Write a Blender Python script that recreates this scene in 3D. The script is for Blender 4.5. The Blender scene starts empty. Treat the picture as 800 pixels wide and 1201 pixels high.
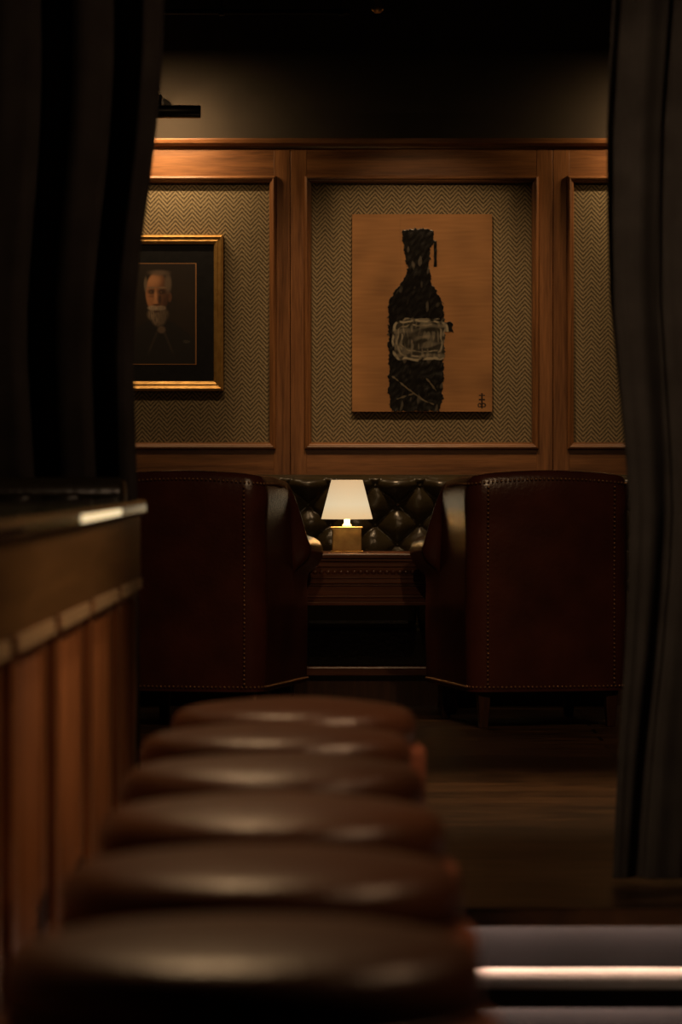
import bpy, bmesh, math, random
from mathutils import Vector, Matrix, noise
random.seed(7)
F=4550.0; VX=440.0; VY=547.0; CZ=1.27; PZ=0.28; DW=16.8
def PX(px,d): return (px-VX)/F*d
def PZz(py,d): return CZ-(py-VY)/F*d
S=bpy.context.scene
COL=S.collection

# ------------------------------------------------------------ materials
def newmat(name):
    m=bpy.data.materials.new(name); m.use_nodes=True
    nt=m.node_tree; b=nt.nodes["Principled BSDF"]
    return m,nt,b
def N(nt,t,**k):
    n=nt.nodes.new(t)
    for a,v in k.items(): setattr(n,a,v)
    return n
def ramp(nt,cols,pos=None):
    r=N(nt,'ShaderNodeValToRGB'); e=r.color_ramp.elements
    n=len(cols); pos=pos or [i/(n-1) for i in range(n)]
    while len(e)<n: e.new(0.5)
    for i in range(n):
        e[i].position=pos[i]; e[i].color=(*cols[i],1)
    return r
def math_(nt,op,a,b=None):
    n=N(nt,'ShaderNodeMath',operation=op)
    for i,v in enumerate((a,b)):
        if v is None: continue
        if isinstance(v,(int,float)): n.inputs[i].default_value=v
        else: nt.links.new(v,n.inputs[i])
    return n.outputs[0]
def noisy(name,c1,c2,scale=8,rough=0.5,stretch=(1,1,1),bump=0.0,bscale=60,metal=0,detail=6,spec=0.5,sheen=0):
    m,nt,b=newmat(name); L=nt.links
    tc=N(nt,'ShaderNodeTexCoord'); mp=N(nt,'ShaderNodeMapping'); mp.inputs['Scale'].default_value=stretch
    L.new(tc.outputs['Object'],mp.inputs[0])
    n=N(nt,'ShaderNodeTexNoise'); n.inputs['Scale'].default_value=scale; n.inputs['Detail'].default_value=detail
    L.new(mp.outputs[0],n.inputs[0])
    r=ramp(nt,[c1,c2],[0.3,0.7]); L.new(n.outputs[0],r.inputs[0]); L.new(r.outputs[0],b.inputs['Base Color'])
    b.inputs['Roughness'].default_value=rough; b.inputs['Metallic'].default_value=metal
    b.inputs['Specular IOR Level'].default_value=spec
    if sheen: b.inputs['Sheen Weight'].default_value=sheen; b.inputs['Sheen Tint'].default_value=(1,.85,.7,1)
    if bump:
        n2=N(nt,'ShaderNodeTexNoise'); n2.inputs['Scale'].default_value=bscale; L.new(tc.outputs['Object'],n2.inputs[0])
        bp=N(nt,'ShaderNodeBump'); bp.inputs['Strength'].default_value=bump; bp.inputs['Distance'].default_value=0.01
        L.new(n2.outputs[0],bp.inputs['Height']); L.new(bp.outputs[0],b.inputs['Normal'])
    return m
def wood(name,c1,c2,axis='Z',rough=0.4,scale=1.0,spec=0.5):
    m,nt,b=newmat(name); L=nt.links
    tc=N(nt,'ShaderNodeTexCoord'); mp=N(nt,'ShaderNodeMapping')
    st=[22*scale]*3; st['XYZ'.index(axis)]=1.3*scale; mp.inputs['Scale'].default_value=st
    L.new(tc.outputs['Object'],mp.inputs[0])
    n=N(nt,'ShaderNodeTexNoise'); n.inputs['Scale'].default_value=1.0; n.inputs['Detail'].default_value=8; n.inputs['Distortion'].default_value=0.8
    L.new(mp.outputs[0],n.inputs[0])
    n3=N(nt,'ShaderNodeTexNoise'); n3.inputs['Scale'].default_value=7; n3.inputs['Detail'].default_value=8
    L.new(mp.outputs[0],n3.inputs[0])
    mid=tuple((a+b_)/2 for a,b_ in zip(c1,c2))
    f=math_(nt,'ADD',math_(nt,'MULTIPLY',n.outputs[0],0.65),math_(nt,'MULTIPLY',n3.outputs[0],0.35))
    r=ramp(nt,[c1,mid,c2],[0.36,0.5,0.64]); L.new(f,r.inputs[0]); L.new(r.outputs[0],b.inputs['Base Color'])
    b.inputs['Roughness'].default_value=rough; b.inputs['Specular IOR Level'].default_value=spec
    bp=N(nt,'ShaderNodeBump'); bp.inputs['Strength'].default_value=0.15; bp.inputs['Distance'].default_value=0.004
    L.new(f,bp.inputs['Height']); L.new(bp.outputs[0],b.inputs['Normal'])
    return m
def emis(name,c,s):
    m,nt,b=newmat(name); b.inputs['Base Color'].default_value=(*c,1)
    b.inputs['Emission Color'].default_value=(*c,1); b.inputs['Emission Strength'].default_value=s
    return m
def herringbone():
    m,nt,b=newmat('herringbone_fabric'); L=nt.links
    tc=N(nt,'ShaderNodeTexCoord'); sx=N(nt,'ShaderNodeSeparateXYZ'); L.new(tc.outputs['Object'],sx.inputs[0])
    tri=math_(nt,'PINGPONG',sx.outputs[0],0.036)
    s=math_(nt,'MULTIPLY',math_(nt,'ADD',sx.outputs[2],math_(nt,'MULTIPLY',tri,1.1)),2*math.pi/0.0190)
    n=N(nt,'ShaderNodeTexNoise'); n.inputs['Scale'].default_value=170; L.new(tc.outputs['Object'],n.inputs[0])
    v=math_(nt,'ADD',math_(nt,'MULTIPLY',math_(nt,'SINE',s),0.5),0.5)
    v2=math_(nt,'ADD',math_(nt,'MULTIPLY',v,0.46),math_(nt,'MULTIPLY',n.outputs[0],0.54))
    r=ramp(nt,[(0.070,0.053,0.031),(0.38,0.30,0.180)],[0.24,0.82]); L.new(v2,r.inputs[0]); L.new(r.outputs[0],b.inputs['Base Color'])
    b.inputs['Roughness'].default_value=0.95; b.inputs['Specular IOR Level'].default_value=0.1
    bp=N(nt,'ShaderNodeBump'); bp.inputs['Strength'].default_value=0.35; bp.inputs['Distance'].default_value=0.003
    L.new(v2,bp.inputs['Height']); L.new(bp.outputs[0],b.inputs['Normal'])
    return m
def attrmat(name,rough_lo,rough_hi):
    m,nt,b=newmat(name); L=nt.links
    a=N(nt,'ShaderNodeVertexColor'); a.layer_name='paint'
    L.new(a.outputs[0],b.inputs['Base Color'])
    mr=N(nt,'ShaderNodeMapRange'); mr.inputs[1].default_value=0.0; mr.inputs[2].default_value=0.12
    mr.inputs[3].default_value=rough_lo; mr.inputs[4].default_value=rough_hi
    rg=N(nt,'ShaderNodeRGBToBW'); L.new(a.outputs[0],rg.inputs[0]); L.new(rg.outputs[0],mr.inputs[0]); L.new(mr.outputs[0],b.inputs['Roughness'])
    return m
def planks():
    m,nt,b=newmat('floor_planks'); L=nt.links
    tc=N(nt,'ShaderNodeTexCoord')
    br=N(nt,'ShaderNodeTexBrick'); br.offset=0.37
    br.inputs['Scale'].default_value=1.0; br.inputs['Brick Width'].default_value=1.3; br.inputs['Row Height'].default_value=0.20
    br.inputs['Mortar Size'].default_value=0.007; br.inputs['Color1'].default_value=(1,1,1,1); br.inputs['Color2'].default_value=(0.42,0.42,0.42,1); br.inputs['Mortar'].default_value=(0.05,0.05,0.05,1)
    L.new(tc.outputs['Object'],br.inputs[0])
    mp=N(nt,'ShaderNodeMapping'); mp.inputs['Scale'].default_value=(2.6,12,1); L.new(tc.outputs['Object'],mp.inputs[0])
    n=N(nt,'ShaderNodeTexNoise'); n.inputs['Scale'].default_value=1.6; n.inputs['Detail'].default_value=9; n.inputs['Distortion'].default_value=1.2; L.new(mp.outputs[0],n.inputs[0])
    r=ramp(nt,[(0.026,0.012,0.005),(0.20,0.102,0.045)],[0.35,0.68]); L.new(n.outputs[0],r.inputs[0])
    mx=N(nt,'ShaderNodeMix',data_type='RGBA',blend_type='MULTIPLY'); mx.inputs[0].default_value=1
    L.new(r.outputs[0],mx.inputs[6]); L.new(br.outputs[0],mx.inputs[7]); L.new(mx.outputs[2],b.inputs['Base Color'])
    b.inputs['Roughness'].default_value=0.34; b.inputs['Specular IOR Level'].default_value=0.4
    bp=N(nt,'ShaderNodeBump'); bp.inputs['Strength'].default_value=0.3; bp.inputs['Distance'].default_value=0.005
    L.new(n.outputs[0],bp.inputs['Height']); L.new(bp.outputs[0],b.inputs['Normal'])
    return m

M_fab=herringbone()
M_oakV=wood('oak_vertical',(0.115,0.046,0.016),(0.29,0.126,0.046),'Z',0.40)
M_oakH=wood('oak_horizontal',(0.115,0.046,0.016),(0.29,0.126,0.046),'X',0.40)
M_plaster=noisy('dark_plaster',(0.028,0.020,0.0125),(0.037,0.027,0.017),6,0.9)
M_black=noisy('matte_black_paint',(0.008,0.008,0.008),(0.013,0.012,0.011),5,0.8)
M_ceil=noisy('black_ceiling',(0.010,0.009,0.008),(0.014,0.013,0.011),3,0.9)
M_metal=noisy('black_metal',(0.01,0.01,0.01),(0.02,0.018,0.016),20,0.4,metal=0.6)
M_gold=noisy('gilt_frame',(0.50,0.28,0.08),(0.68,0.42,0.14),30,0.38,metal=0.7,bump=0.2)
M_mat=noisy('dark_mat_board',(0.008,0.008,0.009),(0.012,0.012,0.013),40,0.9,spec=0.2)
M_brass=noisy('aged_brass',(0.42,0.27,0.10),(0.60,0.42,0.18),25,0.35,metal=0.9)
M_nail=noisy('nailheads',(0.26,0.13,0.06),(0.40,0.22,0.11),25,0.35,metal=0.8)
M_ox=noisy('oxblood_leather',(0.046,0.0135,0.0092),(0.085,0.0240,0.0160),5,0.27,bump=0.12,bscale=60)
M_grn=noisy('dark_green_leather',(0.028,0.021,0.010),(0.046,0.035,0.017),6,0.28,bump=0.15,bscale=60)
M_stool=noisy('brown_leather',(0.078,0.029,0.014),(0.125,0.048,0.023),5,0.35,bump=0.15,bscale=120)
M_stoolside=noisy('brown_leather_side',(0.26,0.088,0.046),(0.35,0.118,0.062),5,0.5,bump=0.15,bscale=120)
M_curt=noisy('charcoal_velvet',(0.040,0.032,0.027),(0.066,0.054,0.046),9,0.9,bump=0.3,bscale=300,spec=0.15,sheen=0.1)
M_floor=planks()
M_floor2=noisy('dark_floor_tile',(0.02,0.018,0.016),(0.03,0.027,0.024),3,0.4)
M_stone=noisy('pale_step_stone',(0.80,0.74,0.70),(0.88,0.82,0.78),4,0.5)
M_riser=noisy('grey_step_riser',(0.010,0.0105,0.012),(0.014,0.0145,0.017),4,0.8,spec=0.08)
M_barH=wood('bar_fascia_wood',(0.20,0.115,0.042),(0.32,0.185,0.070),'Y',0.34)
M_barV=wood('bar_panel_wood',(0.18,0.068,0.026),(0.42,0.175,0.068),'Z',0.34)
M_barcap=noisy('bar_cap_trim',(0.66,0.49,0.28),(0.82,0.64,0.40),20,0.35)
M_top=noisy('dark_polished_stone',(0.018,0.02,0.014),(0.05,0.05,0.034),7,0.10)
M_dkwood=wood('mahogany',(0.065,0.022,0.012),(0.15,0.054,0.028),'X',0.28)
M_dkwoodZ=wood('mahogany_legs',(0.03,0.012,0.007),(0.07,0.028,0.014),'Z',0.3)
M_led=emis('led_strip_glow',(1.0,0.64,0.46),42.0)
M_edgeglint=emis('counter_edge_glint',(1.0,0.80,0.46),0.9)  # glow stands in for a highlight on the counter edge
M_lens=emis('downlight_lens',(1.0,0.75,0.45),1.5)

# ------------------------------------------------------------ builder
class B:
    def __init__(s): s.v=[];s.f=[];s.m=[];s.sm=[];s.mats=[]
    def mi(s,mat):
        if mat not in s.mats: s.mats.append(mat)
        return s.mats.index(mat)
    def add(s,vs,fs,mat,smooth=False):
        o=len(s.v); s.v+= [tuple(v) for v in vs]; k=s.mi(mat)
        for f in fs: s.f.append(tuple(i+o for i in f)); s.m.append(k); s.sm.append(smooth)
    def box(s,x0,x1,y0,y1,z0,z1,mat,bev=0.0,seg=2,rot=None,taper=None):
        bm=bmesh.new(); bmesh.ops.create_cube(bm,size=1)
        for v in bm.verts:
            t=1.0
            if taper is not None and v.co.z<0: t=taper
            v.co=Vector(((x0+x1)/2+v.co.x*(x1-x0)*t,(y0+y1)/2+v.co.y*(y1-y0)*t,(z0+z1)/2+v.co.z*(z1-z0)))
        if bev: bmesh.ops.bevel(bm,geom=bm.edges[:],offset=bev,segments=seg,affect='EDGES',profile=0.5)
        bm.verts.index_update()
        vs=[v.co.copy() for v in bm.verts]
        if rot is not None: vs=[rot@v for v in vs]
        s.add(vs,[[v.index for v in f.verts] for f in bm.faces],mat,False); bm.free()
    def lathe(s,prof,c,mat,seg=48,axis='Z',smooth=True):
        vs=[];fs=[]
        for r,z in prof:
            for i in range(seg):
                a=2*math.pi*i/seg
                p=(r*math.cos(a),r*math.sin(a),z)
                if axis=='X': p=(p[2],p[0],p[1])
                if axis=='Y': p=(p[0],p[2],p[1])
                vs.append((p[0]+c[0],p[1]+c[1],p[2]+c[2]))
        n=len(prof)
        for j in range(n-1):
            for i in range(seg):
                k=(i+1)%seg; fs.append((j*seg+i,j*seg+k,(j+1)*seg+k,(j+1)*seg+i))
        fs.append(tuple(range(seg))[::-1]); fs.append(tuple((n-1)*seg+i for i in range(seg)))
        s.add(vs,fs,mat,smooth)
    def ball(s,c,r,mat,nu=8,nv=5,sc=(1,1,1)):
        vs=[];fs=[]
        for j in range(nv+1):
            t=math.pi*j/nv
            for i in range(nu):
                a=2*math.pi*i/nu
                vs.append((c[0]+sc[0]*r*math.sin(t)*math.cos(a),c[1]+sc[1]*r*math.sin(t)*math.sin(a),c[2]+sc[2]*r*math.cos(t)))
        for j in range(nv):
            for i in range(nu):
                k=(i+1)%nu; fs.append((j*nu+i,j*nu+k,(j+1)*nu+k,(j+1)*nu+i))
        s.add(vs,fs,mat,True)
    def frame(s,x0,x1,z0,z1,y,prof,mats):
        mv,mh=mats
        ring=[]
        for w,h in prof:
            ring.append([(x0+w,y-h,z0+w),(x1-w,y-h,z0+w),(x1-w,y-h,z1-w),(x0+w,y-h,z1-w)])
        for j in range(len(ring)-1):
            for i in range(4):
                k=(i+1)%4
                s.add([ring[j][i],ring[j][k],ring[j+1][k],ring[j+1][i]],[(0,1,2,3)],mh if i in(0,2) else mv,False)
    def tube(s,pts,r,mat,seg=12):
        for a,b in zip(pts[:-1],pts[1:]):
            a=Vector(a);b=Vector(b);d=(b-a); q=d.to_track_quat('Z','Y'); vs=[];
            for p in(a,b):
                for i in range(seg):
                    t=2*math.pi*i/seg; vs.append(p+q@Vector((r*math.cos(t),r*math.sin(t),0)))
            fs=[(i,(i+1)%seg,seg+(i+1)%seg,seg+i) for i in range(seg)]+[tuple(range(seg))[::-1],tuple(range(seg,2*seg))]
            s.add(vs,fs,mat,True)
        for p in pts[1:-1]: s.ball(p,r,mat,12,6)
    def grid(s,nu,nv,fn,mat,smooth=True):
        vs=[fn(i/nu,j/nv) for j in range(nv+1) for i in range(nu+1)]
        fs=[(j*(nu+1)+i,j*(nu+1)+i+1,(j+1)*(nu+1)+i+1,(j+1)*(nu+1)+i) for j in range(nv) for i in range(nu)]
        s.add(vs,fs,mat,smooth)
    def build(s,name,loc=(0,0,0),rz=0,parent=None,weld=False):
        me=bpy.data.meshes.new(name); me.from_pydata(s.v,[],s.f)
        for m in s.mats: me.materials.append(m)
        me.polygons.foreach_set('material_index',s.m); me.polygons.foreach_set('use_smooth',s.sm); me.update()
        bm=bmesh.new(); bm.from_mesh(me)
        bmesh.ops.recalc_face_normals(bm,faces=bm.faces[:]); bm.to_mesh(me); bm.free()
        o=bpy.data.objects.new(name,me); COL.objects.link(o); o.location=loc; o.rotation_euler=(0,0,rz)
        if parent: o.parent=parent
        return o
def empty(name,loc=(0,0,0),rz=0):
    e=bpy.data.objects.new(name,None); COL.objects.link(e); e.location=loc; e.rotation_euler=(0,0,rz); e.empty_display_size=0.2; return e
def simplebox(name,*a,**k):
    b=B(); b.box(*a,**k); return b.build(name)

# ------------------------------------------------------------ room shell
XL,XR,YF,CH=-3.2,3.2,-1.5,3.3
simplebox('floor',XL,XR,YF,DW+0.2,-0.1,0,M_floor2)
simplebox('ceiling',XL,XR,YF,DW+0.2,CH,CH+0.1,M_ceil)
simplebox('wall_back',XL,XR,DW,DW+0.15,0,CH,M_plaster)
simplebox('wall_left',XL-0.1,XL,YF,DW+0.15,0,CH,M_black)
simplebox('wall_right',XR,XR+0.1,YF,DW+0.15,0,CH,M_black)
simplebox('wall_front',XL,XR,YF-0.1,YF,0,CH,M_black)
# platform and steps
b=B()
b.box(XL,XR,8.75,DW,0,PZ-0.02,M_riser)
b.box(XL,XR,8.70,DW,PZ-0.025,PZ,M_floor,0.004)
b.box(XL,XR,8.70,8.712,PZ-0.042,PZ-0.02,M_floor,0.002)
b.build('floor_platform')
b=B()
b.box(XL,XR,8.45,8.75,0,0.12,M_riser)
b.box(XL,XR,8.40,8.75,0.118,0.14,M_stone,0.003)
b.box(XL,XR,8.395,8.410,0.098,0.138,M_floor2,0.002)
b.build('step')
b=B(); b.box(XL+.1,XR-.1,8.714,8.726,PZ-0.034,PZ-0.026,M_led)
b.box(XL+.1,XR-.1,8.416,8.430,0.108,0.116,M_led)
b.build('led_step_light')

# ------------------------------------------------------------ wall panelling
zc=PZz(163,DW); zpt=PZz(174,DW)
half=154/F*DW
mw=137/F*DW
zt=PZz(207,DW); zb=PZz(527,DW)
WD=0.035
for k,c in enumerate([187,494.5,802,-120.5,1109.5]):
    cx=PX(c,DW); b=B(); g=0.002
    x0,x1=max(cx-half+g,XL+.01),min(cx+half-g,XR-.01)
    y0,y1=DW-WD,DW-0.001
    b.box(x0,cx-mw+.01,y0,y1,PZ+.001,zpt,M_oakV,0.002)
    b.box(cx+mw-.01,x1,y0,y1,PZ+.001,zpt,M_oakV,0.002)
    b.box(cx-mw+.01,cx+mw-.01,y0+.0005,y1,zt-.01,zpt,M_oakH)
    b.box(cx-mw+.01,cx+mw-.01,y0+.0005,y1,PZ+.001,zb+.01,M_oakH)
    b.box(cx-mw+.01,cx+mw-.01,DW-0.016,y1,zb+.005,zt-.005,M_fab)
    prof=[(0,0),(0,0.012),(0.004,0.02),(0.010,0.023),(0.015,0.02),(0.018,0.013),(0.022,0.011),(0.026,0.006),(0.028,0.0),(0.030,-0.019)]
    b.frame(cx-mw,cx+mw,zb,zt,y0,prof,(M_oakV,M_oakH))
    b.build('wall_panel')
b=B()
yy=DW-WD
prof=[(0,0),(0,.01),(.008,.014),(.012,.028),(.02,.045),(.034,.05),(.040,.05),(.040,0)]
def cfn(u,v):
    i=min(int(round(v*(len(prof)-1))),len(prof)-1); return (XL+.01+u*(XR-XL-.02),yy-prof[i][1],zpt-.003+prof[i][0])
b.grid(1,len(prof)-1,cfn,M_oakH,False)
b.box(XL+.01,XR-.01,yy,DW-.001,zpt+.003,zpt+.037,M_oakH)
b.build('trim_1')
b=B(); b.box(XL+.01,XR-.01,yy-.018,yy-.001,PZ+.001,PZ+.12,M_dkwood,0.004); b.build('baseboard_back')

# ------------------------------------------------------------ bottle painting
def smooth(e0,e1,x):
    t=max(0,min(1,(x-e0)/(e1-e0))) if e1!=e0 else 0; return t*t*(3-2*t)
def interp(tab,y):
    if y<=tab[0][0]: return tab[0][1:]
    for a,c in zip(tab[:-1],tab[1:]):
        if y<=c[0]:
            t=(y-a[0])/(c[0]-a[0]); return [a[i]+(c[i]-a[i])*t for i in range(1,len(a))]
    return tab[-1][1:]
BT=[(270,474,505),(272,471,509),(284,471,509),(287,473,507),(299,475,504),(312,477,502),(322,476,503),(332,471,506),(342,462,512),(350,457,517),(360,455,520),(400,455,521),(440,456,521),(465,455,519),(478,457,517),(482,459,515)]
def nz(x,y,s,o=0): return noise.noise(Vector((x*s,y*s,o)))
def mixc(a,b_,t): return tuple(a[i]*(1-t)+b_[i]*t for i in range(3))
def bottle(px,py):
    g=0.5+0.5*nz(px*0.25,py*3,0.12,3); g2=nz(px,py,0.03,9)
    c=mixc((0.29,0.135,0.046),(0.39,0.190,0.066),g)
    c=tuple(k*(1+0.30*g2) for k in c)
    if abs(px-470-3*nz(0,py,.02,4))<0.7: c=tuple(k*.9 for k in c)
    h=0
    wob=2.6*nz(px,py,0.11,1)+1.8*nz(px,py,0.35,2)
    ins=-99
    if 268<py<485:
        l,r=interp(BT,py); ins=min(px-l,r-px,(py-270)*1.0,(483-py)*1.0)+wob
    d=min(px-508.5,512.5-px, py-283, 314-py)+0.5*nz(px,py,.3,7); ins=max(ins,d)
    d=min(px-505,531-px,py-378,390-py)+1.8*nz(px,py,.3,8); ins=max(ins,d)
    if ins>-0.4:
        t=smooth(-0.4,0.6,ins)
        st=nz(px*.8,py*.5,0.07,11); st2=nz(px*1.0+py*0.4,py*0.6,0.22,12)
        bk=0.008+0.010*max(0,st2)
        bc=(bk*1.05,bk*.95,bk*.85)
        hl=smooth(0.32,0.5,nz(px*1.9+py*.3,py*0.7,0.09,13))*(1-smooth(.0,.3,nz(px,py,.04,77)))*0.06
        bc=tuple(k+hl*q for k,q in zip(bc,(1,.82,.58)))
        wx=2.6*nz(px,py,.06,50); wy=3.0*nz(px,py,.06,51)
        def rr(x0,x1,y0,y1,th,sd):
            X=px+wx+2.0*nz(px,py,.1,sd); Y=py+wy+2.0*nz(px,py,.1,sd+1)
            cx,cy=(x0+x1)/2,(y0+y1)/2; q=9.0
            ax=max(0,abs(X-cx)-((x1-x0)/2-q)); ay=max(0,abs(Y-cy)-((y1-y0)/2-q))
            dd=math.hypot(ax,ay)-q if (ax>0 or ay>0) else max(abs(X-cx)-(x1-x0)/2,abs(Y-cy)-(y1-y0)/2)
            return (1-smooth(th*.5,th,abs(dd)))*smooth(-.35,.1,nz(px,py,.15,sd+3)), dd
        e1,d1=rr(462,524,377,421,1.8,20); e2,d2=rr(466,518,382,417,1.4,30); e3,_=rr(470,521,375,412,1.2,40)
        ll=0
        if d1<0:
            w=nz(px*0.6+py*.7,py*1.4,0.10,60)
            ll=0.06+0.28*smooth(-.05,.4,w)+0.25*smooth(.1,.4,nz(px*1.6,py*.4,.2,61))
        ll=max(ll,e1*.85,e2*.6,e3*.55)
        bc=mixc(bc,(0.38,0.33,0.23),min(.85,ll))
        for (ax_,ay_,bx_,by_) in((461,442,478,456),(478,456,497,470),(466,468,484,462),(497,470,508,474),(500,444,511,458)):
            dx,dy=bx_-ax_,by_-ay_; tt=max(0,min(1,((px-ax_)*dx+(py-ay_)*dy)/(dx*dx+dy*dy)))
            dd=math.hypot(px-ax_-tt*dx,py-ay_-tt*dy)+1.2*nz(px,py,.2,71)
            if dd<1.0: bc=mixc(bc,(0.18,.14,.08),.6*(1-smooth(.4,1.0,dd)))
        c=mixc(c,bc,t); h=t*(0.002+0.0012*st+0.0014*st2)
    if 560<px<570 and 461<py<479:
        s_=min(abs(px-565),abs(py-464)+(.0 if abs(px-565)<4 else 9),abs(py-469)+(.0 if abs(px-565)<4 else 9),abs(math.hypot(px-562.5,py-475.5)-2),abs(math.hypot(px-567,py-475.5)-2))
        if s_<.75: c=(0.03,0.015,0.008)
    return c,h
def painted(b,x0,x1,z0,z1,y,nx,ny,fn,dep,mat,px0,px1,py0,py1):
    vs=[];cols=[]
    for j in range(ny+1):
        for i in range(nx+1):
            u=i/nx;v=j/ny; px=px0+(px1-px0)*u; py=py0+(py1-py0)*v
            c,h=fn(px,py); cols.append(c)
            vs.append((x0+(x1-x0)*u,y-h*dep,z1+(z0-z1)*v))
    fs=[(j*(nx+1)+i,(j+1)*(nx+1)+i,(j+1)*(nx+1)+i+1,j*(nx+1)+i+1) for j in range(ny) for i in range(nx)]
    b.add(vs,fs,mat,True); return cols
def setcols(o,cols,off):
    a=o.data.color_attributes.new('paint','FLOAT_COLOR','POINT')
    n=len(o.data.vertices); buf=[0.5,0.5,0.5,1.0]*n
    for i,c in enumerate(cols):
        k=(off+i)*4; buf[k:k+3]=[max(0,q) for q in c]
    a.data.foreach_set('color',buf)
M_paint=attrmat('oil_paint_on_canvas',0.22,0.75)
M_photo=attrmat('portrait_print',0.45,0.6)
M_canvas=noisy('raw_canvas_edge',(0.30,0.17,0.07),(0.36,0.2,0.09),40,0.9)
x0,x1,z1,z0=PX(413,DW),PX(577,DW),PZz(252,DW),PZz(483,DW)
yf=DW-0.016-0.028
b=B(); cols=painted(b,x0,x1,z0,z1,yf,246,346,bottle,1.0,M_paint,413,577,252,483)
b.box(x0+.0005,x1-.0005,yf+.0015,DW-.0165,z0+.0005,z1-.0005,M_canvas)
o=b.build('bottle_painting'); setcols(o,cols,0)

# ------------------------------------------------------------ portrait
def G(px,py,cx,cy,rx,ry,soft=0.35):
    d=math.sqrt(((px-cx)/rx)**2+((py-cy)/ry)**2); return 1-smooth(1-soft,1+soft,d)
def portrait(px,py):
    c=mixc((0.005,0.0035,0.0025),(0.016,0.009,0.005),0.5+0.5*nz(px,py,.03,1))
    sh=376+max(0,abs(px-187)-12)*0.62+0.0105*max(0,abs(px-187)-20)**2
    t=smooth(sh-2,sh+2,py); c=mixc(c,(0.0075,0.0058,0.005),t)
    if t>0:
        l=abs(abs(px-189)-(py-380)*0.42); c=mixc(c,(0.018,0.013,0.010),t*(1-smooth(.5,2.5,l))*smooth(382,390,py)*(1-smooth(408,420,py)))
    c=mixc(c,(0.11,0.07,0.045),0.6*G(px,py,190,387,4.5,4,.4))
    face=G(px,py,185,344,13.5,24,.10)
    lit=smooth(201,172,px)
    skin=mixc((0.035,0.014,0.007),(0.25,0.105,0.042),lit)
    c=mixc(c,(0.08,0.032,0.015),0.8*G(px,py,199.5,349,2.6,5.5,.3))
    c=mixc(c,skin,face)
    c=mixc(c,(0.34,0.16,0.07),0.7*G(px,py,180,329,8,6,.8)*face)
    c=mixc(c,(0.09,0.06,0.038),0.9*G(px,py,197.5,333,4,10,.5)); c=mixc(c,(0.13,0.09,0.055),0.7*G(px,py,171.5,334,2,8,.5))
    c=mixc(c,(0.085,0.055,0.035),0.85*G(px,py,187,320.5,11,3.2,.6))
    for ex in(178.5,190.5):
        c=mixc(c,(0.018,0.008,0.005),0.9*G(px,py,ex,342.5,4.6,3.2,.6))
        c=mixc(c,(0.13,0.085,0.05),0.85*G(px,py,ex,337.8,5,1.2,.5))
        c=mixc(c,(0.16,0.09,0.05),0.5*G(px,py,ex-1,342.8,.9,.7,.4))
        c=mixc(c,(0.07,0.027,0.013),0.5*G(px,py,ex,348,4,1.4,.6))
    c=mixc(c,(0.34,0.16,0.07),0.8*G(px,py,183,348,1.6,7,.7)); c=mixc(c,(0.30,0.13,0.055),0.7*G(px,py,182.5,354.5,2.8,2.2,.6))
    c=mixc(c,(0.018,0.008,0.005),0.85*G(px,py,188,352,2.0,6,.7)); c=mixc(c,(0.02,0.009,0.006),0.8*G(px,py,184,358,4,1,.6))
    c=mixc(c,(0.03,0.012,0.007),0.6*G(px,py,194,356,4,8,.8)*face)
    bd=max(G(px,py,186,369,12,9,.25),G(px,py,187,373,8.5,9.5,.3))*smooth(356,364,py+0.3*abs(px-185))
    st=0.5+0.5*nz(px*1.6,py*0.45,.5,5)
    c=mixc(c,mixc((0.035,0.023,0.014),(0.21,0.145,0.09),st*(0.25+0.75*smooth(197,174,px))),bd)
    mu=max(G(px,py,180,361.5,6.2,2.6,.35),G(px,py,189.5,361.5,5.6,2.6,.35))
    c=mixc(c,mixc((0.09,0.065,0.045),(0.32,0.24,0.16),st*(.3+.7*smooth(196,178,px))),mu*.9)
    c=mixc(c,(0.03,0.011,0.007),0.85*G(px,py,184.5,366,3.5,.9,.5))
    c=mixc(c,(0.10,0.085,0.06),0.6*G(px,py,219,401,3.5,1.6,.5)*(1 if nz(px,py,.5,6)>0 else .3))
    c=tuple(k*1.5 for k in c)
    e=min(px-141,231-px,py-309,428-py)
    if e<1.2: c=(0.26,0.12,0.04)
    return c,0
b=B()
yp=DW-.016-.018
cols=painted(b,PX(141,DW),PX(231,DW),PZz(428,DW),PZz(309,DW),yp-.001,150,198,portrait,0,M_photo,141,231,309,428)
X0,X1,Z0,Z1=PX(110,DW),PX(262.5,DW),PZz(458.5,DW),PZz(276,DW)
b.box(X0+.03,X1-.03,yp,DW-.0165,Z0+.03,Z1-.03,M_mat)
gp=[(0,-0.017),(0,0.014),(0.004,0.020),(0.010,0.022),(0.016,0.016),(0.022,0.013),(0.028,0.015),(0.034,0.012),(0.040,0.006),(0.042,-0.001)]
b.frame(X0,X1,Z0,Z1,yp-.002,gp,(M_gold,M_gold))
o=b.build('framed_portrait'); setcols(o,cols,0)

# ------------------------------------------------------------ picture lights
zl=PZz(131,16.5)
for c in(187,802):
    x=PX(c,16.5); b=B(); L=0.175
    b.lathe([(0.0,-L),(0.026,-L),(0.028,-L+.004),(0.028,L-.004),(0.026,L),(0.0,L)],(x,16.5,zl),M_metal,24,'X')
    b.tube([(x,16.5,zl+.02),(x,16.55,zl+.07),(x,16.70,zl+.07),(x,DW-.005,zl+.04)],0.008,M_metal)
    b.lathe([(0,0),(0.04,0),(0.04,.012),(0,.012)],(x,DW-.013,zl+.04),M_metal,24,'Y')
    b.box(x-.16,x+.16,16.522,16.527,zl-.02,zl-.006,M_lens)
    b.build('picture_light')

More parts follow.
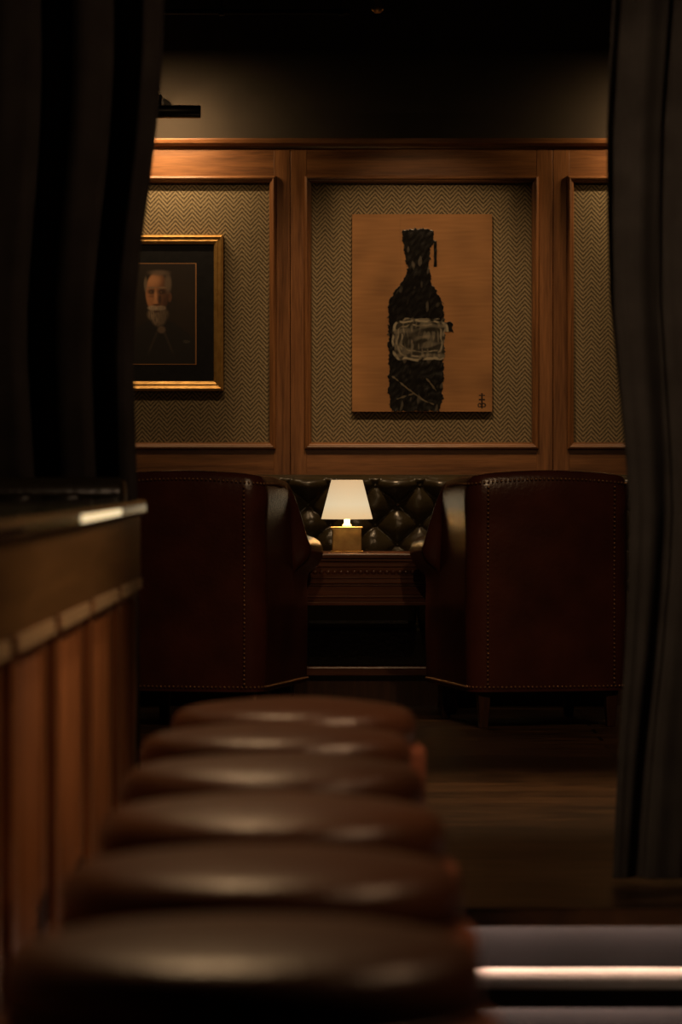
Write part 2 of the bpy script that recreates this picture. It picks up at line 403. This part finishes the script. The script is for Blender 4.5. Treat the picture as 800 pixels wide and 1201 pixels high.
# ------------------------------------------------------------ ceiling pipe & sprinkler
b=B(); zpz=PZz(14,16.2)
b.tube([(-2.6,16.2,zpz),(PX(410,16.2),16.2,zpz)],0.011,M_metal)
for q in(-2.2,-1.4,PX(260,16.2),PX(400,16.2)):
    b.tube([(q,16.2,zpz),(q,16.2,CH)],0.004,M_metal); b.box(q-.012,q+.012,16.185,16.215,zpz-.015,zpz+.015,M_metal,.003)
b.build('ceiling_pipe')
b=B(); xs=PX(443,16.2); zs=PZz(10,16.2)
b.lathe([(0,.0),(0.012,0),(0.026,.012),(0.028,.03),(0.014,.045),(0.010,CH-zs+.02),(0,CH-zs+.02)],(xs,16.2,zs-.02),M_brass,20); b.build('sprinkler_head')

# ------------------------------------------------------------ tufting helper
def tuft(b,x0,x1,z0,z1,place,a,bb,depth,mat,nu,nv,edge=0.03):
    def fn(u,v):
        x=x0+(x1-x0)*u; z=z0+(z1-z0)*v
        s=x/a+z/bb; t=x/a-z/bb
        h=(abs(math.sin(math.pi*s))*abs(math.sin(math.pi*t)))**0.38
        ed=min(1,min(z-z0,z1-z)/edge) if edge else 1
        ed=math.sqrt(max(0,1-(1-ed)**2))
        h=h*0.75+0.25+.13*nz(x*14,z*14,1,5)
        return place(x,z,depth*h*ed)
    b.grid(nu,nv,fn,mat,True)
    i0=int(x0*2/a)-2;i1=int(x1*2/a)+2
    for i in range(i0,i1+1):
        for j in range(int(2*z0/bb)-2,int(2*z1/bb)+3):
            if (i+j)%2: continue
            x=i*a/2; z=j*bb/2
            if x0<x<x1 and z0+.01<z<z1-.01:
                p=place(x,z,depth*0.28); b.ball(p,0.011,mat,10,6)

# ------------------------------------------------------------ chesterfield sofa along wall
b=B()
SX0,SX1=-1.55,1.9
yb=16.52
ztop=1.235
b.box(SX0,SX1,yb+.02,DW-WD-.03,PZ+.12,ztop-.03,M_grn,0.02,3)
tuft(b,SX0+.02,SX1-.02,0.74,ztop-.01,lambda x,z,h:(x,yb+.02-h-0.05*smooth(1.1,1.24,z),z),0.19,0.17,0.065,M_grn,520,70,0.05)
b.lathe([(0,SX0),(.04,SX0),(.045,SX0+.01),(.045,SX1-.01),(.04,SX1),(0,SX1)],(0,yb+.05,ztop-.045),M_grn,24,'X')
for k in range(4):
    w=(SX1-SX0-.1)/4; xx=SX0+.05+k*w
    b.box(xx+.004,xx+w-.004,16.0,yb+.02,0.60,0.74,M_grn,0.035,4)
b.box(SX0,SX1,16.03,yb+.05,PZ+.16,0.60,M_grn,0.01)
b.box(SX0,SX1,16.0,16.05,PZ+.125,PZ+.165,M_dkwood,0.008,3)
b.box(SX0+.05,SX1-.05,16.05,yb+.1,PZ,PZ+.13,M_dkwoodZ)
for s_ in(SX0,SX1):
    b.box(s_-.07,s_+.07,16.0,yb+.1,PZ+.12,0.95,M_grn,.02,3)
    b.lathe([(0,16.0-.01),(.09,16.0-.01),(.10,16.0),(.10,yb+.1),(0,yb+.1)],(s_,0,0.98),M_grn,28,'Y')
b.build('chesterfield_sofa')

# ------------------------------------------------------------ table
b=B(); TX0,TX1,TY0,TY1=-0.40,0.34,15.50,15.90; TT=PZz(649,15.46)
b.box(TX0-.02,TX1+.02,TY0-.02,TY1+.02,TT-.022,TT,M_dkwood,0.007,3)
b.box(TX0-.01,TX1+.01,TY0-.01,TY1+.01,TT-.034,TT-.022,M_dkwood,0.004)
b.box(TX0,TX1,TY0,TY1,TT-.20,TT-.034,M_dkwood,0.003)
for q,hh,pr in((-.045,.010,.008),(-.095,.006,.005),(-.11,.012,.012),(-.125,.006,.006),(-.17,.008,.006),(-.195,.014,.014)):
    b.box(TX0-pr,TX1+pr,TY0-pr,TY1+pr,TT+q-hh,TT+q,M_dkwood,0.003)
x=TX0+.03
while x<TX1-.03:
    b.ball((x,TY0-.001,TT-.075),0.012,M_dkwood,8,6,(1,.5,.8)); x+=.026
for lx in(TX0+.035,TX1-.035):
    for ly in(TY0+.035,TY1-.035):
        hgt=TT-.20-PZ
        b.lathe([(.016,0),(.026,.01),(.028,.03),(.018,.05),(.020,.08),(.030,hgt*.4),(.032,hgt*.6),(.022,hgt*.8),(.03,hgt*.85),(.03,hgt*.9),(.024,hgt)],(lx,ly,PZ),M_dkwood,20)
b.build('side_table')

# ------------------------------------------------------------ lamp
m,nt,bs=newmat('glowing_shade'); L_=nt.links
bs.inputs['Base Color'].default_value=(0.8,0.7,0.5,1); bs.inputs['Roughness'].default_value=0.9
tc=N(nt,'ShaderNodeTexCoord'); sx=N(nt,'ShaderNodeSeparateXYZ'); L_.new(tc.outputs['Object'],sx.inputs[0])
mr=N(nt,'ShaderNodeMapRange'); mr.inputs[1].default_value=0.13; mr.inputs[2].default_value=0.29; L_.new(sx.outputs[2],mr.inputs[0])
rr_=ramp(nt,[(1.0,0.66,0.32),(1.0,0.80,0.50),(0.9,0.60,0.32)],[0,.4,1]); L_.new(mr.outputs[0],rr_.inputs[0]); L_.new(rr_.outputs[0],bs.inputs['Emission Color'])
bs.inputs['Emission Strength'].default_value=0.70
M_shade=m
M_glow=emis('lit_stem_glass',(1.0,0.78,0.45),0.6)
b=B()
b.box(-.066,.066,-.05,.05,0,.008,M_brass,.002)
b.box(-.060,.060,-.044,.044,.008,.100,M_brass,.004,3)
b.box(-.064,.064,-.048,.048,.098,.104,M_brass,.002)
b.lathe([(.0,.104),(.018,.104),(.018,.112),(.012,.116),(.012,.135),(.0,.135)],(0,0,0),M_glow,20)
b.lathe([(.0,.135),(.004,.135),(.004,.285),(.0,.285)],(0,0,0),M_brass,10)
rs=[(0.103,.135),(0.103,.137),(0.0635,.290),(0.0635,.292),(0.060,.292),(0.099,.137),(0.099,.135),(0.103,.135)]
b.lathe(rs[:],(0,0,0),M_shade,48)
for _ in range(2): b.f.pop(); b.m.pop(); b.sm.pop()
for a in(0,2.09,4.19): b.tube([(0,0,.28),(.061*math.cos(a),.061*math.sin(a),.284)],.0015,M_brass,6)
LX=PX(407,15.6)
lamp=b.build('table_lamp',(LX,15.6,TT))
pl=bpy.data.lights.new('lamp_bulb','POINT'); pl.energy=3.0; pl.color=(1,.66,.34); pl.shadow_soft_size=.025
po=bpy.data.objects.new('lamp_bulb',pl); COL.objects.link(po); po.parent=lamp; po.location=(0.0,-.02,.20)

# ------------------------------------------------------------ club chair
def chair(X,Y,rz):
    root=empty('leather_club_chair',(X,Y,PZ),rz)
    hw,yb_,yfr,r=0.312,-0.38,0.345,0.075
    pts=[]
    n=30
    for i in range(n): t=i/n; y=yfr+(yb_+r-yfr)*t; pts.append((hw,y,1,0))
    for i in range(9): a=math.radians(-90*i/8); pts.append((hw-r+r*math.cos(a),yb_+r+r*math.sin(a),math.cos(a),math.sin(a)))
    for i in range(1,14): t=i/14; x=(hw-r)*(1-2*t); pts.append((x,yb_-0.012*math.sin(math.pi*t),0,-1))
    for i in range(9): a=math.radians(-90-90*i/8); pts.append((-hw+r+r*math.cos(a),yb_+r+r*math.sin(a),math.cos(a),math.sin(a)))
    for i in range(1,n+1): t=i/n; y=(yb_+r)+(yfr-yb_-r)*t; pts.append((-hw,y,-1,0))
    z0=.14
    WY=.06
    def H(x,y):
        back=0.978-0.018*(abs(x)/.3)**2-0.020*smooth(-.28,.06,y)**2
        arm=0.735-0.012*smooth(.2,.345,y)
        return back+(arm-back)*smooth(WY,WY+.06,y)
    sec=[]
    for (x,y,nx_,ny_) in pts:
        h=H(x,y); k=smooth(WY-.015,WY+.06,y); bl=0.060*k; t=.085+.025*k; lean=0.012*(1-k)
        P=[(0,z0),(0.004,z0+.05),(0.006,(z0+h)*.5),(0.0+lean*.3,h-.19),(bl*.10+lean*.5,h-.145),(bl*.85+lean*.6,h-.125),(bl*1.30+lean*.7,h-.070),(bl*1.05+lean*.6-.008,h-.018),(-.02+bl*.3+lean*.4,h),(-t+.025,h-.002),(-t+.004,h-.025),(-t,h-.07),(-t,h-.15),(-t,.42),(-t,.30)]
        sec.append([Vector((x+nx_*o,y+ny_*o,z)) for o,z in P])
    vs=[];m_=len(sec[0])
    for s_ in sec: vs+=s_
    fs=[]
    for i in range(len(sec)-1):
        for j in range(m_-1): fs.append((i*m_+j,(i+1)*m_+j,(i+1)*m_+j+1,i*m_+j+1))
    for base,sgn in((0,1),((len(sec)-1)*m_,1)):
        ring=[vs[base+j] for j in range(m_)]
        cen=sum(ring,Vector())/m_
        o=len(vs); vs+=[cen+(v-cen)*0.86+Vector((0,.022,0)) for v in ring]
        for j in range(m_-1): fs.append((base+j,base+j+1,o+j+1,o+j))
        o2=len(vs); vs+=[cen+(v-cen)*0.5+Vector((0,.027,0)) for v in ring]
        for j in range(m_-1): fs.append((o+j,o+j+1,o2+j+1,o2+j))
        fs.append(tuple(range(o2,o2+m_)))
    b=B(); b.add(vs,fs,M_ox,True)
    o=b.build('shell',parent=root); md=o.modifiers.new('s','SUBSURF'); md.levels=2; md.render_levels=2
    b=B()
    b.box(-.225,.225,-.30,.345,.30,.455,M_ox,.045,5); 
    b.box(-.225,.225,-.27,.335,z0,.31,M_ox,.015,3)
    b.box(-.225,.225,-.315,-.21,.40,.90,M_ox,.04,5)
    b.build('cushions',parent=root)
    b=B()
    def out(i,off,z): x,y,nx_,ny_=pts[i]; return (x+nx_*off,y+ny_*off,z)
    def walk(zfn,off,i0,i1,step=.0165):
        acc=0
        for i in range(i0,i1):
            p=Vector(out(i,off,zfn(i)));q=Vector(out(i+1,off,zfn(i+1))); L=(q-p).length; t=step-acc if acc else 0
            while t<=L:
                b.ball(p+(q-p)*(t/L),.0050,M_nail,6,4); t+=step
            acc=L-(t-step)
    walk(lambda i:z0+.018,.005,0,len(pts)-1)
    walk(lambda i:H(pts[i][0],pts[i][1])-.035,.0085,n-12,len(pts)-1-n+12)
    for sx_ in(-1,1):
        z=z0+.03
        while z<.925:
            xx=sx_*(hw-r+.010)
            f=smooth(.6,.9,z); b.ball((xx,yb_-.007-.006*f,z),.0050,M_nail,6,4); z+=.0165
    b.build('nailhead_trim',parent=root)
    b=B()
    for sx_ in(-1,1):
        for yy_ in(-.325,.28):
            b.box(sx_*.25-.026,sx_*.25+.026,yy_-.026,yy_+.026,0.0,z0+.012,M_dkwoodZ,.004,2,taper=.62)
    b.build('legs',parent=root)
    return root
RZ=math.radians(12.5)
chair(0.582,15.03,RZ)
chair(-0.650,15.03,-RZ)

# ------------------------------------------------------------ bar counter
b=B(); BX=-0.5; BY1=8.27; BY0=1.9
zt_=CZ-.071; zbm=CZ-.104
b.box(-1.35,BX+.012,BY0,BY1+.012,zbm,zt_,M_top,.009,4)
b.box(BX+.010,BX+.0135,6.45,7.45,zbm+.010,zt_-.010,M_edgeglint,.001)  # emissive strip added as the gloss highlight of the polished edge
b.box(-1.3,BX,BY0+.02,BY1,CZ-.235,zbm,M_barH,.002)
b.box(-1.3,BX-.035,BY0+.02,BY1,0,CZ-.235,M_barV,.002)
pitch=.745; y=BY1
while y>BY0+.8:
    ya,yb2=y-pitch+.12,y-.005
    b.box(BX-.05,BX-.001,ya,yb2,CZ-.262,CZ-.235,M_barV,.003,2)
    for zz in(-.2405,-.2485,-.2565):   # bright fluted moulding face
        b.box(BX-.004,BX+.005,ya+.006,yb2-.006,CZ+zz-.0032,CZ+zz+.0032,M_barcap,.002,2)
    b.box(BX-.05,BX-.006,ya+.01,yb2-.01,CZ-.278,CZ-.260,M_barV,.004)
    b.box(BX-.05,BX-.008,ya+.02,ya+.10,.08,CZ-.278,M_barV,.004)
    b.box(BX-.05,BX-.008,yb2-.10,yb2-.02,.08,CZ-.278,M_barV,.004)
    b.box(BX-.05,BX-.012,ya+.10,yb2-.10,.08,.2,M_barV,.004)
    yy2=ya+.14
    while yy2<yb2-.11:
        b.lathe([(0,.2),(.019,.2),(.019,CZ-.285),(0,CZ-.285)],(BX-.028,yy2,0),M_barV,12); yy2+=.050
    y-=pitch
b.box(-1.3,BX-.005,BY0+.02,BY1,0.001,.08,M_black,.003)
b.build('bar_counter')

# ------------------------------------------------------------ banquette beyond bar
b=B(); bx1=PX(146,8.85)
b.box(-2.2,bx1,8.80,8.98,PZ,1.20,M_grn,.02,3)
tuft(b,-2.18,bx1-.01,.85,1.21,lambda x,z,h:(x,8.81-h,z),0.11,0.11,.04,M_grn,260,60,.03)
b.lathe([(0,-2.2),(.055,-2.2),(.06,-2.19),(.06,bx1-.012),(.05,bx1),(0,bx1)],(0,8.87,1.185),M_grn,24,'X')
b.build('tufted_banquette')

# ------------------------------------------------------------ stools
xoff=[-.114,-.118,-.124,-.140,-.152,-.138]
for i in range(6):
    d=3.36+.65*i
    b=B(); t=.85
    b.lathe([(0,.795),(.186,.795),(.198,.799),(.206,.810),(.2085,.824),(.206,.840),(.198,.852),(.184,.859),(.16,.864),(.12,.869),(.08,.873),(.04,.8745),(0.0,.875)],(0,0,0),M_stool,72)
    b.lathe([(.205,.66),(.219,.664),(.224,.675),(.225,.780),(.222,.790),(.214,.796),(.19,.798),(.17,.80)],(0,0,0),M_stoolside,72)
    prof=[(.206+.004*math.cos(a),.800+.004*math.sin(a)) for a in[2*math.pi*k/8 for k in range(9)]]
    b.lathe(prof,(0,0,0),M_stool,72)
    for _ in range(2): b.f.pop(); b.m.pop(); b.sm.pop()
    b.lathe([(0.03,.03),(.03,.62),(.06,.65),(.12,.665)],(0,0,0),M_metal,24)
    b.lathe([(.0,0.0),(.21,0.0),(.212,.008),(.20,.016),(.06,.03),(.035,.05),(0,.05)],(0,0,0),M_metal,48)
    ring=[(.17+.009*math.cos(a),.28+.009*math.sin(a)) for a in[2*math.pi*k/8 for k in range(9)]]
    b.lathe(ring,(0,0,0),M_brass,48)
    for _ in range(2): b.f.pop(); b.m.pop(); b.sm.pop()
    for a in range(4):
        q=a*math.pi/2+.4; b.tube([(.02*math.cos(q),.02*math.sin(q),.28),(.17*math.cos(q),.17*math.sin(q),.28)],.006,M_brass,8)
    b.build('bar_stool',(xoff[i],d,0),random.uniform(0,1))

# ------------------------------------------------------------ curtains
def curtain(edge,W,sgn,y0,k,amp,zbot,ph):
    b=B()
    def fn(u,v):
        z=zbot+(CH-.075-zbot)*v
        ex=edge(z)
        x=ex+sgn*u*W*(0.9+.1*v)
        w=2*math.pi*k*(u+0.03*math.sin(5*u+2.2*v+ph)+0.02*math.sin(11*u+ph))
        wv=math.sin(w+0.5*math.sin(3.1*v+ph))
        wv=math.copysign(abs(wv)**.8,wv)
        a=amp*(0.7+0.3*math.sin(7*u+ph*2))*(0.8+.2*(1-v))
        y=y0+a*wv*smooth(0,.02,u+.004)+0.005*math.sin(3*w+4*v)+0.006*nz(x*10,z*1.5,1,3)
        x+=sgn*0.35*amp*math.cos(w)*smooth(0.02,.12,u)
        return (x,y,z)
    b.grid(420,90,fn,M_curt,True)
    return b
def tabz(tab,d):
    t=[(p[0],PX(p[1],d)) for p in tab]
    def f(z):
        py=VY+(CZ-z)*F/d; return interp(t,py)[0]
    return f
eL=tabz([(-400,215),(-100,198),(0,193),(60,191),(110,187),(160,182),(210,176),(260,169),(310,163),(360,158),(420,156),(500,158),(600,161),(1100,165)],9.2)
eR=tabz([(-400,722),(0,719),(80,715),(150,712),(260,713),(350,716),(420,723),(480,729),(540,735),(600,739),(680,738),(780,733),(880,726),(960,722),(1040,719)],9.2)
curtain(eL,1.3,-1,9.22,10,.055,PZ+.012,0.6).build('curtain')
curtain(eR,1.1,1,9.22,13,.050,PZ+.012,2.1).build('curtain')
b=B(); b.box(XL+.01,XR-.01,9.20,9.24,CH-.03,CH-.001,M_metal,.003); b.build('curtain_track')

# ------------------------------------------------------------ downlights and added fill spots
WARM=(1,.64,.335)
def spot(name,loc,target,e,ang,blend=.6,col=WARM,size=.05,fix=True):
    l=bpy.data.lights.new(name,'SPOT'); l.energy=e; l.spot_size=math.radians(ang); l.spot_blend=blend; l.color=col; l.shadow_soft_size=size
    o=bpy.data.objects.new(name,l); COL.objects.link(o); o.location=loc
    o.rotation_euler=(Vector(target)-Vector(loc)).to_track_quat('-Z','Y').to_euler()
    if fix:
        b=B(); b.lathe([(.045,0.02),(.055,.0),(.055,-.01),(.04,-.01),(.04,0.0),(.02,.004)],(0,0,0),M_metal,28)
        f=b.build('downlight_and_fill',(loc[0],loc[1],CH-.004))  # fixture mesh, also hung over the added fill spots
        o.parent=f; o.location=(0,0,loc[2]-(CH-.004))
    return o
px=PX(495,DW); ZL=CH-.03
spot('spot_1',(px-.05,15.35,ZL),(px,DW,1.70),68,50,.8)
spot('spot_2',(PX(187,DW)+.1,15.3,ZL),(PX(187,DW)+.1,DW,1.65),34,54,.8)
spot('spot_3',(PX(802,DW),15.3,ZL),(PX(802,DW)-.1,DW,1.65),26,54,.8)
spot('spot_4',(.55,12.4,ZL),(.35,11.6,PZ),150,46,1.0)
spot('spot_5',(-.45,7.6,ZL),(-.25,6.2,.8),60,60,1.0)
spot('spot_6',(-.40,5.4,ZL),(-.25,4.0,.8),75,70,1.0)
spot('fill_spot_7',(1.3,6.0,ZL),(-.5,6.4,.9),125,60,1.0,(1,.6,.33))  # added fill to brighten the bar front
spot('fill_spot_8',(.9,10.6,ZL),(.65,14.6,.75),110,42,1.0)  # added fill for the back of the right chair
spot('fill_spot_9',(-.2,10.6,ZL),(-.65,14.6,.75),80,42,1.0)  # added fill for the back of the left chair
spot('fill_spot_10',(-.9,6.8,ZL),(.9,9.2,1.3),135,50,1.0,(1,.72,.47))  # fill added across the folds of the right curtain
spot('fill_spot_11',(1.1,7.6,ZL),(-.75,9.2,1.7),32,50,1.0,(1,.66,.42))  # weak fill added for the left curtain
spot('spot_12',(.0,15.5,ZL),(.05,16.3,.95),30,50,1.0)
spot('fill_spot_13',(1.9,4.2,ZL),(0,4.2,.75),75,55,1.0,(1,.6,.33))  # fill added from the right to brighten the stool sides
for c,e in((187,9),(802,9)):
    l=bpy.data.lights.new('picture_light_tube','AREA'); l.shape='RECTANGLE'; l.size=.32; l.size_y=.02; l.energy=e*.5; l.color=(1,.66,.34)
    o=bpy.data.objects.new('picture_light_tube',l); COL.objects.link(o); x=PX(c,16.5); o.location=(x,16.54,zl-.005)
    o.rotation_euler=Vector((0,.75,-.65)).to_track_quat('-Z','Y').to_euler()

w=bpy.data.worlds.new('World'); S.world=w; w.use_nodes=True
w.node_tree.nodes['Background'].inputs[0].default_value=(0.6,0.45,0.3,1); w.node_tree.nodes['Background'].inputs[1].default_value=0.01
try:
    S.view_settings.view_transform='Standard'; S.view_settings.look='None'
except Exception as e: print(e)

# ------------------------------------------------------------ camera
cd=bpy.data.cameras.new('Camera'); cam=bpy.data.objects.new('Camera',cd); COL.objects.link(cam)
cam.location=(0,0,CZ); cam.rotation_euler=(math.pi/2,0,0)
cd.sensor_fit='VERTICAL'; cd.sensor_height=36; cd.lens=F/1201*36
cd.shift_x=(400-VX)/1201; cd.shift_y=(VY-600.5)/1201
cd.dof.use_dof=True; cd.dof.focus_distance=16.0; cd.dof.aperture_fstop=5.4
cd.clip_end=60
S.camera=cam
